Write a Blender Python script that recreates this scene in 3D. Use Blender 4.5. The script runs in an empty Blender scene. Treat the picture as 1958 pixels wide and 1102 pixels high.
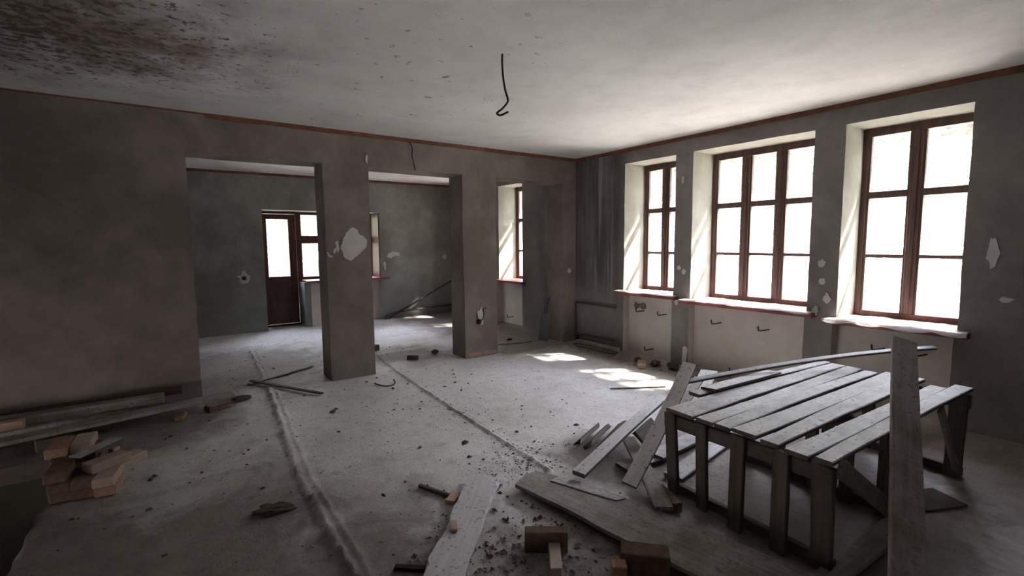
import bpy, bmesh, math, random
from mathutils import Vector, Matrix, noise
import numpy as np

C = bpy.context.scene.collection
rnd = random.Random(7)

# ------------------------------------------------------------------ camera
cam_data = bpy.data.cameras.new('camera')
cam = bpy.data.objects.new('camera', cam_data); C.objects.link(cam)
yaw, pitch, roll = 0.6189, -0.0955, -0.0096
sy, cy, sp, cp = math.sin(yaw), math.cos(yaw), math.sin(pitch), math.cos(pitch)
F = Vector((sy*cp, cy*cp, sp)); R = Vector((cy, -sy, 0)); U = R.cross(F)
c, s = math.cos(roll), math.sin(roll)
R2, U2 = c*R + s*U, -s*R + c*U
cam.matrix_world = Matrix(((R2.x, U2.x, -F.x, 0), (R2.y, U2.y, -F.y, 0), (R2.z, U2.z, -F.z, 1.7), (0, 0, 0, 1)))
cam_data.sensor_fit = 'HORIZONTAL'; cam_data.sensor_width = 36.0
cam_data.lens = 919.6461/1958*36.0
cam_data.clip_start = 0.02
bpy.context.scene.camera = cam

# ------------------------------------------------------------------ sky, sun, exposure
sc = bpy.context.scene
sc.view_settings.view_transform = 'Standard'
sc.view_settings.look = 'None'
sc.view_settings.exposure = 2.12
sc.view_settings.gamma = 1.0
sc.view_settings.use_curve_mapping = False
SKY = 9.5
world = bpy.data.worlds.new('sky'); sc.world = world; world.use_nodes = True
wn, wl = world.node_tree.nodes, world.node_tree.links
bg = wn['Background']
tc = wn.new('ShaderNodeTexCoord'); sep = wn.new('ShaderNodeSeparateXYZ')
wl.new(tc.outputs['Generated'], sep.inputs[0])
rp = wn.new('ShaderNodeValToRGB')
rp.color_ramp.elements[0].position = 0.0; rp.color_ramp.elements[0].color = (1.0, 0.94, 0.95, 1)
rp.color_ramp.elements[1].position = 0.7; rp.color_ramp.elements[1].color = (0.74, 0.78, 1.0, 1)
wl.new(sep.outputs['Z'], rp.inputs[0]); wl.new(rp.outputs[0], bg.inputs[0])
bg.inputs[1].default_value = SKY
sun_data = bpy.data.lights.new('sun', 'SUN'); sun_data.energy = 24.0; sun_data.angle = math.radians(3.6)
sun_data.color = (1.0, 0.95, 0.87)
sun = bpy.data.objects.new('sun', sun_data); C.objects.link(sun)
sun.location = (12, -3, 9)
sun.rotation_euler = Vector((-0.745, 0.43, -1.0)).to_track_quat('-Z', 'Y').to_euler()
def portal(name, loc, rot, sx, sz):                  # sky sampling hint in a window opening, gives off nothing itself
    d = bpy.data.lights.new(name, 'AREA'); d.shape = 'RECTANGLE'; d.size = sx; d.size_y = sz
    d.cycles.is_portal = True
    o = bpy.data.objects.new(name, d); C.objects.link(o); o.location = loc; o.rotation_euler = rot
XW, T = 5.6436, 0.756
WIN = [  # y0, y1, sill z, top z
    (4.0859, 4.9787, 0.938, 2.846), (2.376, 3.823, 0.906, 2.846), (1.1376, 2.0869, 0.869, 2.846),
    (7.5588, 8.3814, 0.92, 2.846), (9.05, 9.85, 0.92, 2.846)]
for (a, b, z0, z1) in WIN:
    portal('window_portal', (XW+T-0.02, (a+b)/2, (z0+z1)/2), (0, math.radians(90), 0), z1-z0, b-a)

# ------------------------------------------------------------------ material helpers
class N:
    def __init__(self, name):
        self.m = bpy.data.materials.new(name); self.m.use_nodes = True
        self.t = self.m.node_tree; self.n = self.t.nodes; self.l = self.t.links
        self.b = self.n['Principled BSDF']
        self.co = self.n.new('ShaderNodeTexCoord')
    def put(self, sock, v):
        if hasattr(v, 'is_output'): self.l.new(v, sock)
        elif isinstance(v, tuple) and len(v) == 3 and sock.type == 'RGBA': sock.default_value = (*v, 1)
        else: sock.default_value = v
    def coord(self, scale=(1, 1, 1), loc=(0, 0, 0), src='Object'):
        mp = self.n.new('ShaderNodeMapping'); self.l.new(self.co.outputs[src], mp.inputs[0])
        mp.inputs['Scale'].default_value = scale; mp.inputs['Location'].default_value = loc
        return mp.outputs[0]
    def noise(self, scale, detail=4, rough=0.55, vec=None, dist=0.0):
        t = self.n.new('ShaderNodeTexNoise')
        t.inputs['Scale'].default_value = scale; t.inputs['Detail'].default_value = detail
        t.inputs['Roughness'].default_value = rough; t.inputs['Distortion'].default_value = dist
        self.l.new(vec if vec is not None else self.co.outputs['Object'], t.inputs['Vector'])
        return t.outputs['Fac']
    def ramp(self, fac, a, b, ca=0.0, cb=1.0):
        r = self.n.new('ShaderNodeMapRange'); r.clamp = True
        self.put(r.inputs['Value'], fac)
        for k, v in (('From Min', a), ('From Max', b), ('To Min', ca), ('To Max', cb)): r.inputs[k].default_value = v
        return r.outputs[0]
    def mix(self, fac, a, b):
        r = self.n.new('ShaderNodeMix'); r.data_type = 'RGBA'
        self.put(r.inputs[0], fac); self.put(r.inputs[6], a); self.put(r.inputs[7], b)
        return r.outputs[2]
    def math(self, op, a, b=0.0):
        r = self.n.new('ShaderNodeMath'); r.operation = op
        self.put(r.inputs[0], a); self.put(r.inputs[1], b); return r.outputs[0]
    def sep(self, src='Object'):
        r = self.n.new('ShaderNodeSeparateXYZ'); self.l.new(self.co.outputs[src], r.inputs[0]); return r.outputs
    def rand(self):
        return self.n.new('ShaderNodeObjectInfo').outputs['Random']
    def dist(self, p):
        r = self.n.new('ShaderNodeVectorMath'); r.operation = 'DISTANCE'
        self.l.new(self.co.outputs['Object'], r.inputs[0]); r.inputs[1].default_value = p; return r.outputs['Value']
    def done(self, col, rough=0.9, bump=None, bs=0.3, bd=0.01, spec=0.25, **kw):
        self.put(self.b.inputs['Base Color'], col); self.put(self.b.inputs['Roughness'], rough)
        self.b.inputs['Specular IOR Level'].default_value = spec
        for k, v in kw.items(): self.put(self.b.inputs[k.replace('_', ' ')], v)
        if bump is not None:
            bp = self.n.new('ShaderNodeBump'); bp.inputs['Strength'].default_value = bs; bp.inputs['Distance'].default_value = bd
            self.put(bp.inputs['Height'], bump); self.l.new(bp.outputs[0], self.b.inputs['Normal'])
        return self.m

def plaster(name, ca, cb, wall_tone=None, k=1.0):
    m = N(name)
    big = m.ramp(m.noise(1.1*k, 7, 0.66, None, 0.3), 0.38, 0.64)
    mid = m.ramp(m.noise(5.0, 6, 0.7), 0.35, 0.72)
    fine = m.noise(60, 4, 0.7)
    col = m.mix(big, ca, cb)
    col = m.mix(m.math('MULTIPLY', mid, 0.35), col, tuple(x*0.72 for x in ca))
    col = m.mix(m.ramp(fine, 0.55, 0.8, 0, 0.25), col, tuple(min(1, x*1.25) for x in cb))
    if wall_tone == 'right':          # old damp streaks between the corner and the first window
        xyz = m.sep()
        mask = m.math('MULTIPLY', m.math('MULTIPLY', m.ramp(xyz['Y'], 4.85, 5.15), m.ramp(xyz['Y'], 6.2, 6.05)), m.ramp(xyz['Z'], 0.65, 1.25))
        st = m.ramp(m.noise(1.0, 5, 0.6, m.coord((1, 7, 0.5))), 0.42, 0.62)
        drip = m.ramp(m.noise(1.0, 4, 0.5, m.coord((1, 9, 0.35), (3, 2, 1))), 0.6, 0.68)
        col = m.mix(m.math('MULTIPLY', mask, m.ramp(st, 0, 1, 0.8, 0.35)), col, (0.06, 0.055, 0.055))
        col = m.mix(m.math('MULTIPLY', mask, m.math('MULTIPLY', drip, 0.75)), col, (0.3, 0.29, 0.28))
    if wall_tone == 'back':           # far wall darker and bluer towards the floor
        xyz = m.sep()
        col = m.mix(m.math('MULTIPLY', m.ramp(xyz['Z'], 1.3, 0.2), 0.35), col, (0.13, 0.15, 0.17))
    bump = m.math('ADD', m.math('MULTIPLY', mid, 0.6), m.math('MULTIPLY', fine, 0.5))
    return m.done(col, 0.95, bump, 0.35, 0.008, spec=0.15)

M = {}
M['plaster'] = plaster('partition_plaster', (0.165, 0.138, 0.126), (0.275, 0.236, 0.217))
M['plaster_right'] = plaster('window_wall_plaster', (0.175, 0.160, 0.153), (0.27, 0.250, 0.238), 'right')
M['plaster_back'] = plaster('far_wall_plaster', (0.20, 0.198, 0.182), (0.34, 0.33, 0.305), 'back')
M['reveal'] = plaster('reveal_plaster', (0.26, 0.245, 0.205), (0.34, 0.325, 0.28))
M['whitewash'] = plaster('niche_whitewash', (0.60, 0.54, 0.50), (0.72, 0.665, 0.625))
M['patch'] = plaster('fresh_filler', (0.52, 0.49, 0.48), (0.60, 0.58, 0.57))

m = N('ceiling_whitewash')
sp_ = m.noise(14, 6, 0.7); big = m.noise(0.9, 5, 0.6)
col = m.mix(m.ramp(big, 0.3, 0.7), (0.55, 0.535, 0.525), (0.68, 0.67, 0.66))
col = m.mix(m.ramp(m.noise(2.2, 6, 0.7, m.coord(loc=(4, 1, 0))), 0.55, 0.75, 0, 0.35), col, (0.47, 0.45, 0.42))
mk = m.ramp(m.dist((-0.75, 4.2, 3.06)), 2.1, 0.2)
col = m.mix(m.math('MULTIPLY', m.ramp(m.math('ADD', m.noise(1.6, 5, 0.65), m.math('MULTIPLY', mk, 0.25)), 0.5, 0.75), m.ramp(mk, 0, 0.6)), col, (0.20, 0.175, 0.16))
sp2 = m.math('MULTIPLY', m.ramp(m.math('ADD', sp_, m.math('MULTIPLY', mk, 0.22)), 0.66, 0.74), m.ramp(mk, 0.0, 0.25))
col = m.mix(m.math('MULTIPLY', sp2, 0.9), col, (0.085, 0.055, 0.05))
mk2 = m.ramp(m.dist((1.2, 4.1, 3.06)), 2.1, 0.3)
sp3 = m.math('MULTIPLY', m.ramp(m.noise(9, 4, 0.6, m.coord(loc=(2, 7, 0))), 0.655, 0.70), m.ramp(mk2, 0.0, 0.4))
col = m.mix(m.math('MULTIPLY', sp3, 0.8), col, (0.16, 0.11, 0.095))
mk3 = m.math('MULTIPLY', m.ramp(m.dist((0.1, 4.15, 3.06)), 0.75, 0.1), m.ramp(m.noise(7, 5, 0.7, m.coord(loc=(1, 1, 0))), 0.42, 0.62))
col = m.mix(m.math('MULTIPLY', mk3, 0.75), col, (0.17, 0.10, 0.095))
col = m.mix(m.math('MULTIPLY', m.ramp(m.noise(3.5, 6, 0.7, m.coord(loc=(6, 4, 0))), 0.48, 0.7), 0.30), col, (0.40, 0.385, 0.37))
M['ceiling'] = m.done(col, 0.95, m.math('ADD', sp_, m.noise(70, 3)), 0.2, 0.006, spec=0.1)

m = N('dusty_screed')
big = m.ramp(m.noise(0.9, 6, 0.62, dist=0.4), 0.35, 0.68); mid = m.noise(6, 6, 0.7); fine = m.noise(55, 5, 0.75)
col = m.mix(big, (0.56, 0.53, 0.515), (0.74, 0.72, 0.72))
# brown trodden dirt mixed with painted-in shade: along the walls, by the pit, under the boards, in the far room
dirt_and_shade = None
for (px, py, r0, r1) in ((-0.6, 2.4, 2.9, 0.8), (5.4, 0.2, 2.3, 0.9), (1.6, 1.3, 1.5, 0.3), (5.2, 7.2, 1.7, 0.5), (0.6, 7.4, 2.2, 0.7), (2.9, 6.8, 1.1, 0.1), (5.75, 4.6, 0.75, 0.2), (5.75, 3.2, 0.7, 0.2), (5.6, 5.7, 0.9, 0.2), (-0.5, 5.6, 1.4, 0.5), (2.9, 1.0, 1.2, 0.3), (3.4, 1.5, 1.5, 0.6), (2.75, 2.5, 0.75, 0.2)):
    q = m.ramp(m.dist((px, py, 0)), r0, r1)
    dirt_and_shade = q if dirt_and_shade is None else m.math('MAXIMUM', dirt_and_shade, q)
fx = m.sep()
dirt_and_shade = m.math('MAXIMUM', dirt_and_shade, m.ramp(fx['X'], 4.85, 5.35))
dirt_and_shade = m.math('MAXIMUM', dirt_and_shade, m.math('MULTIPLY', m.ramp(fx['Y'], 5.3, 6.0), m.ramp(fx['X'], 3.6, 4.6)))
dirt_and_shade = m.ramp(m.math('ADD', dirt_and_shade, m.math('MULTIPLY', m.math('SUBTRACT', m.noise(1.7, 6, 0.68, m.coord(loc=(1, 5, 0)), 0.5), 0.5), 1.5)), 0.25, 0.75)
col = m.mix(m.ramp(mid, 0.5, 0.75, 0, 0.45), col, (0.27, 0.24, 0.215))
col = m.mix(m.ramp(m.noise(3.1, 7, 0.75, m.coord(loc=(9, 3, 0))), 0.58, 0.68, 0, 0.55), col, (0.21, 0.165, 0.14))
grit = m.noise(21, 6, 0.75, m.coord(loc=(5, 2, 7)))
col = m.mix(m.ramp(grit, 0.52, 0.72, 0, 0.42), col, (0.24, 0.21, 0.19))
col = m.mix(m.ramp(grit, 0.47, 0.30, 0, 0.30), col, (0.72, 0.70, 0.69))
col = m.mix(m.math('MULTIPLY', dirt_and_shade, m.ramp(grit, 0.35, 0.65, 0.93, 0.80)), col, m.mix(m.ramp(mid, 0.35, 0.7), (0.21, 0.168, 0.150), (0.125, 0.098, 0.085)))
col = m.mix(m.ramp(fine, 0.60, 0.70, 0, 0.65), col, (0.16, 0.14, 0.13))
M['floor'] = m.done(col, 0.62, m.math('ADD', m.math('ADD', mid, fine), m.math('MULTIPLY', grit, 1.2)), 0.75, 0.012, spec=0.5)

def wood(name, light, dark, spots=0.5, rough=0.75, spec=0.3, dust=0.0):
    m = N(name)
    rv = m.rand()
    off = m.n.new('ShaderNodeVectorMath'); off.operation = 'ADD'
    m.l.new(m.co.outputs['Object'], off.inputs[0]); cmb = m.n.new('ShaderNodeCombineXYZ')
    sc_ = m.math('MULTIPLY', rv, 37.0)
    for i in range(3): m.l.new(sc_, cmb.inputs[i])
    m.l.new(cmb.outputs[0], off.inputs[1])
    mp = m.n.new('ShaderNodeMapping'); m.l.new(off.outputs[0], mp.inputs[0]); mp.inputs['Scale'].default_value = (1.2, 22, 22)
    g = m.noise(1.5, 6, 0.65, mp.outputs[0], 0.6)
    blot = m.noise(5.0, 6, 0.7, off.outputs[0]); speck = m.noise(38, 3, 0.6, off.outputs[0])
    col = m.mix(m.ramp(g, 0.3, 0.72), dark, light)
    col = m.mix(m.ramp(rv, 0, 1, 0.0, 0.28), col, tuple(x*0.55 for x in light))
    if dust: col = m.mix(m.ramp(blot, 0.36, 0.60, 0, dust), col, (0.58, 0.57, 0.60))
    col = m.mix(m.ramp(m.math('ADD', speck, m.math('MULTIPLY', blot, 0.35)), 0.76, 0.86, 0, spots), col, tuple(x*0.35 for x in dark))
    return m.done(col, rough, m.math('ADD', g, m.math('MULTIPLY', speck, 0.4)), 0.5, 0.004, spec=spec)
M['wood_grey'] = wood('cement_spattered_wood', (0.42, 0.41, 0.42), (0.20, 0.18, 0.17), 0.75, 0.6, 0.4, 0.6)
M['wood_pale'] = wood('whitened_wood', (0.70, 0.69, 0.72), (0.46, 0.445, 0.45), 0.8, 0.55, 0.45, 0.5)
M['wood_dark'] = wood('weathered_dark_wood', (0.15, 0.125, 0.10), (0.055, 0.045, 0.036), 0.4)
M['wood_side'] = wood('shaded_plank_edge', (0.17, 0.145, 0.135), (0.085, 0.07, 0.065), 0.4)  # unlit tone of plank sides and ends put into the colour
M['wood_brown'] = wood('weathered_brown_wood', (0.27, 0.235, 0.20), (0.12, 0.098, 0.08), 0.5, dust=0.25)
M['wood_fresh'] = wood('fresh_sawn_wood', (0.55, 0.40, 0.30), (0.40, 0.26, 0.18), 0.2)
M['wood_red'] = wood('reddish_board', (0.17, 0.10, 0.085), (0.08, 0.045, 0.04), 0.3)
m = N('brown_window_paint')
g = m.noise(1.2, 5, 0.65, m.coord((12, 12, 2)))
M['paint'] = m.done(m.mix(m.ramp(g, 0.35, 0.7), (0.06, 0.033, 0.028), (0.125, 0.072, 0.058)), 0.5, g, 0.2, 0.003, spec=0.4)
m = N('dark_red_door_paint')
g = m.noise(1.5, 5, 0.65, m.coord((9, 9, 1.5)))
M['door_paint'] = m.done(m.mix(m.ramp(g, 0.35, 0.7), (0.045, 0.014, 0.012), (0.085, 0.028, 0.022)), 0.4, g, 0.15, 0.003, spec=0.45)
m = N('sill_paint')
M['sill'] = m.done(m.mix(m.noise(8), (0.16, 0.035, 0.035), (0.26, 0.08, 0.075)), 0.5, spec=0.4)
m = N('rusty_ceiling_trim')
M['trim'] = m.done(m.mix(m.ramp(m.noise(7, 5, 0.65), 0.35, 0.7), (0.12, 0.055, 0.035), (0.22, 0.105, 0.068)), 0.85, m.noise(40), 0.4, 0.004, spec=0.15)
m = N('red_brick')
b_ = m.noise(16, 5, 0.7)
col = m.mix(m.rand(), (0.25, 0.13, 0.09), (0.34, 0.205, 0.15))
col = m.mix(m.ramp(b_, 0.45, 0.75, 0, 0.75), col, (0.40, 0.32, 0.27))
M['brick'] = m.done(col, 0.95, b_, 0.5, 0.005, spec=0.15)
m = N('pale_brick')
b_ = m.noise(16, 5, 0.7)
col = m.mix(m.rand(), (0.38, 0.29, 0.245), (0.46, 0.38, 0.335))
col = m.mix(m.ramp(b_, 0.5, 0.75, 0, 0.6), col, (0.36, 0.25, 0.2))
M['brick_pale'] = m.done(col, 0.95, b_, 0.5, 0.005, spec=0.15)
m = N('dark_brick')
b_ = m.noise(16, 5, 0.7)
M['brick_dark'] = m.done(m.mix(m.ramp(b_, 0.4, 0.7), (0.12, 0.075, 0.057), (0.20, 0.13, 0.10)), 0.95, b_, 0.5, 0.005, spec=0.15)
m = N('rubble_crumbs')
M['rubble'] = m.done(m.mix(m.ramp(m.noise(9, 3), 0.4, 0.65), (0.13, 0.095, 0.08), (0.42, 0.39, 0.37)), 0.95, m.noise(80), 0.4, 0.004, spec=0.1)
m = N('dark_clod'); M['clod'] = m.done(m.mix(m.noise(30), (0.05, 0.04, 0.035), (0.16, 0.12, 0.10)), 0.95, m.noise(60), 0.6, 0.006, spec=0.1)
m = N('rusty_iron'); M['rust'] = m.done(m.mix(m.noise(40), (0.045, 0.025, 0.02), (0.10, 0.05, 0.035)), 0.7, spec=0.3)
m = N('dark_pipe_paint'); M['pipe'] = m.done(m.mix(m.noise(12), (0.05, 0.035, 0.035), (0.10, 0.06, 0.055)), 0.6, spec=0.3)
m = N('black_cable'); M['wire'] = m.done((0.012, 0.011, 0.012), 0.55, spec=0.3)
m = N('galvanised_metal'); M['zinc'] = m.done(m.mix(m.noise(20), (0.09, 0.095, 0.10), (0.17, 0.18, 0.19)), 0.5, spec=0.4, Metallic=0.4)
m = N('pit_earth'); M['earth'] = m.done(m.mix(m.noise(5, 5), (0.012, 0.013, 0.009), (0.03, 0.028, 0.021)), 0.95, m.noise(20), 0.5, 0.02, spec=0.1)
m = N('raw_slab_edge'); M['slab'] = m.done(m.mix(m.noise(9, 5), (0.07, 0.055, 0.047), (0.14, 0.115, 0.10)), 0.95, m.noise(20), 0.5, 0.01, spec=0.1)
m = N('lawn'); M['lawn'] = m.done(m.mix(m.noise(3, 5), (0.36, 0.33, 0.28), (0.44, 0.41, 0.36)), 0.95, spec=0.1)
m = N('roof_sheet'); M['roof'] = m.done((0.3, 0.29, 0.28), 0.9)
m = N('window_glass')
tr = m.n.new('ShaderNodeBsdfTransparent'); gl = m.n.new('ShaderNodeBsdfGlossy'); mx = m.n.new('ShaderNodeMixShader'); fr = m.n.new('ShaderNodeLayerWeight')
tr.inputs[0].default_value = (0.93, 0.95, 0.94, 1); gl.inputs['Roughness'].default_value = 0.04; fr.inputs[0].default_value = 0.12
m.l.new(fr.outputs['Facing'], mx.inputs[0]); m.l.new(tr.outputs[0], mx.inputs[1]); m.l.new(gl.outputs[0], mx.inputs[2])
dt = m.n.new('ShaderNodeBsdfTranslucent'); dt.inputs[0].default_value = (0.85, 0.84, 0.82, 1); mxd = m.n.new('ShaderNodeMixShader'); mxd.inputs[0].default_value = 0.05
m.l.new(mx.outputs[0], mxd.inputs[1]); m.l.new(dt.outputs[0], mxd.inputs[2])      # a film of dust on the panes
m.l.new(mxd.outputs[0], m.n['Material Output'].inputs[0]); M['glass'] = m.m
m = N('crumpled_plastic_film')
tr = m.n.new('ShaderNodeBsdfTransparent'); mx = m.n.new('ShaderNodeMixShader'); mx.inputs[0].default_value = 0.68
m.done((0.80, 0.79, 0.80), 0.25, m.noise(25, 4), 0.5, 0.01, spec=0.6)
tl = m.n.new('ShaderNodeBsdfTranslucent'); tl.inputs[0].default_value = (0.8, 0.8, 0.8, 1)
mx2 = m.n.new('ShaderNodeMixShader'); mx2.inputs[0].default_value = 0.4
m.l.new(m.b.outputs[0], mx2.inputs[1]); m.l.new(tl.outputs[0], mx2.inputs[2])
m.l.new(tr.outputs[0], mx.inputs[1]); m.l.new(mx2.outputs[0], mx.inputs[2]); m.l.new(mx.outputs[0], m.n['Material Output'].inputs[0]); M['film'] = m.m

# ------------------------------------------------------------------ object helpers
def tag(o, label=None, cat=None, group=None, kind=None):
    if label: o['label'] = label
    if cat: o['category'] = cat
    if group: o['group'] = group
    if kind: o['kind'] = kind
    return o
def link(name, me, mats, parent=None):
    o = bpy.data.objects.new(name, me); C.objects.link(o)
    if me is not None and not len(me.materials):
        for q in (mats if isinstance(mats, (list, tuple)) else [mats]): me.materials.append(M[q])
    if parent: o.parent = parent
    return o
def empty(name, loc=(0, 0, 0)):
    o = bpy.data.objects.new(name, None); C.objects.link(o); o.location = loc; o.empty_display_size = 0.1; return o
def from_bm(name, bm, mats, parent=None, smooth=False):
    me = bpy.data.meshes.new(name); bm.normal_update(); bm.to_mesh(me); bm.free()
    if smooth:
        for p in me.polygons: p.use_smooth = True
    return link(name, me, mats, parent)
def bx(bm, a, b):
    a, b = Vector(a), Vector(b)
    v = [bm.verts.new((x, y, z)) for z in (a.z, b.z) for y in (a.y, b.y) for x in (a.x, b.x)]
    for f in ((0, 2, 3, 1), (4, 5, 7, 6), (0, 1, 5, 4), (2, 6, 7, 3), (0, 4, 6, 2), (1, 3, 7, 5)): bm.faces.new([v[i] for i in f])
def boxes(name, lst, mats, parent=None, bev=0.004):
    bm = bmesh.new()
    for a, b in lst: bx(bm, a, b)
    if bev: bmesh.ops.bevel(bm, geom=bm.edges[:], offset=bev, segments=1, affect='EDGES', profile=0.5)
    return from_bm(name, bm, mats, parent)
def nz(p, sc=1.0): return noise.noise_vector(Vector(p)*sc)

def plank_mesh(L, w0, t, w1=None, seed=0, bow=0.0, crook=0.0, wob=0.004, wave=0.0, ragged=0.0):
    """sawn plank along +x, top face at z=0, centred on y=0; bow lifts the middle, crook bends it sideways"""
    w1 = w0 if w1 is None else w1
    n = max(4, int(L/0.1)); c_ = min(0.005, t*0.2); bm = bmesh.new(); rings = []
    for i in range(n+1):
        k = i/n; x = L*k; h = (w0*(1-k)+w1*k)/2
        q = nz((x*1.3+seed*3.7, seed*1.9, 0.3)); q2 = nz((x*4.0+seed*5.1, 7.7, seed))
        dz = bow*4*k*(1-k)+q.z*wob*0.8; dy = crook*4*k*(1-k)+q.y*wob
        l_, r_ = -h+q2.x*wob*0.7, h+q2.y*wob*0.7
        if wave:
            l_ += wave*noise.noise(Vector((x*2.6, seed, 1.0)))+wave*0.3*noise.noise(Vector((x*11, seed, 1.0)))
            r_ += wave*noise.noise(Vector((x*2.6, seed, 9.0)))+wave*0.3*noise.noise(Vector((x*11, seed, 9.0)))
        pts = [(l_, -c_), (l_+c_, 0), (r_-c_, 0), (r_, -c_), (r_, -t+c_), (r_-c_, -t), (l_+c_, -t), (l_, -t+c_)]
        ring = []
        for (yy, zz) in pts:
            xx = x
            if i in (0, n): xx += (q2.z*0.01+rnd.uniform(-1, 1)*ragged)*(1 if i else 1)
            ring.append(bm.verts.new((xx, yy+dy, zz+dz)))
        rings.append(ring)
    for a, b in zip(rings, rings[1:]):
        for j in range(8):
            k = (j+1) % 8; bm.faces.new((a[j], a[k], b[k], b[j])).material_index = 0 if j < 3 else 1
    bm.faces.new(rings[0][::-1]).material_index = 1; bm.faces.new(rings[-1]).material_index = 1
    bmesh.ops.recalc_face_normals(bm, faces=bm.faces[:])
    return bm
SEED = [0]
def frame_mat(p0, p1, up):
    x = (p1-p0).normalized(); z = Vector(up); z = (z-x*z.dot(x)).normalized(); y = z.cross(x)
    return Matrix(((x.x, y.x, z.x, p0.x), (x.y, y.y, z.y, p0.y), (x.z, y.z, z.z, p0.z), (0, 0, 0, 1)))
def board(name, p0, p1, w, t, mat, up=(0, 0, 1), w1=None, parent=None, **kw):
    """p0-p1 is the centre line of the top face"""
    SEED[0] += 1
    p0, p1 = Vector(p0), Vector(p1)
    bm = plank_mesh((p1-p0).length, w, t, w1, seed=SEED[0], **kw)
    if mat in ('wood_grey', 'wood_pale'): mat = [mat, 'wood_side']      # cement and dust on top; shade painted into sides and ends
    o = from_bm(name, bm, mat, parent)
    mm = frame_mat(p0, p1, up)
    if parent: mm = Matrix.Translation(-Vector(parent.location)) @ mm
    o.matrix_local = mm
    return o
def brick_mesh(L, w, h, seed, rough=0.003):
    bm = bmesh.new(); bx(bm, (-L/2, -w/2, 0), (L/2, w/2, h))
    bmesh.ops.bevel(bm, geom=bm.edges[:], offset=0.005, segments=1, affect='EDGES', profile=0.5)
    for v in bm.verts:
        q = nz(v.co*9+Vector((seed*3.1, seed, 0)))
        v.co.x += q.x*rough; v.co.y += q.y*rough
        if v.co.z > h*0.5: v.co.z += q.z*rough*0.5
    return bm
def brick(loc, rz, mat, label, size=(0.25, 0.12, 0.065), group=None, rot=(0, 0), name='brick', cat='brick'):
    SEED[0] += 1
    o = from_bm(name, brick_mesh(*size, SEED[0]), mat)
    o.location = loc; o.rotation_euler = (rot[0], rot[1], math.radians(rz))
    return tag(o, label, cat, group)
def tube_bm(bm, pts, r, n=8, cap=True):
    pts = [Vector(p) for p in pts]; rings = []
    for i, p in enumerate(pts):
        d = (pts[min(i+1, len(pts)-1)]-pts[max(i-1, 0)]).normalized()
        a = d.orthogonal().normalized() if i == 0 else (rings_a - d*rings_a.dot(d)).normalized()
        rings_a = a; b = d.cross(a)
        rr = r[i] if isinstance(r, (list, tuple)) else r
        rings.append([bm.verts.new(p+(a*math.cos(2*math.pi*k/n)+b*math.sin(2*math.pi*k/n))*rr) for k in range(n)])
    for u, v in zip(rings, rings[1:]):
        for k in range(n): bm.faces.new((u[k], u[(k+1) % n], v[(k+1) % n], v[k]))
    if cap: bm.faces.new(rings[0][::-1]); bm.faces.new(rings[-1])
def tube(name, pts, r, mat, parent=None, n=8):
    bm = bmesh.new(); tube_bm(bm, pts, r, n); bmesh.ops.recalc_face_normals(bm, faces=bm.faces[:])
    return from_bm(name, bm, mat, parent, smooth=True)
def smooth_path(pts, k=6):
    pts = [Vector(p) for p in pts]; out = []
    for i in range(len(pts)-1):
        p0, p1, p2, p3 = pts[max(i-1, 0)], pts[i], pts[i+1], pts[min(i+2, len(pts)-1)]
        for j in range(k):
            t = j/k
            out.append(0.5*((2*p1)+(p2-p0)*t+(2*p0-5*p1+4*p2-p3)*t*t+(3*p1-3*p2+p3-p0)*t**3))
    out.append(pts[-1]); return out
def lump(name, loc, size, mat, seed, label, cat, rz=0.0, sub=2, group=None, amp=0.35):
    bm = bmesh.new(); bmesh.ops.create_icosphere(bm, subdivisions=sub, radius=1.0)
    for v in bm.verts:
        q = noise.noise(v.co*1.7+Vector((seed*3.3, seed, 1)))+0.5*noise.noise(v.co*4+Vector((seed, 2, 1)))
        v.co *= 1+amp*q
        v.co = Vector((v.co.x*size[0]/2, v.co.y*size[1]/2, (v.co.z)*size[2]/2))
    zmin = min(v.co.z for v in bm.verts)
    cut = zmin+0.15*size[2]
    for v in bm.verts: v.co.z = max(v.co.z, cut)-cut
    o = from_bm(name, bm, mat); o.location = loc; o.rotation_euler = (0, 0, math.radians(rz))
    return tag(o, label, cat, group)

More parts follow.
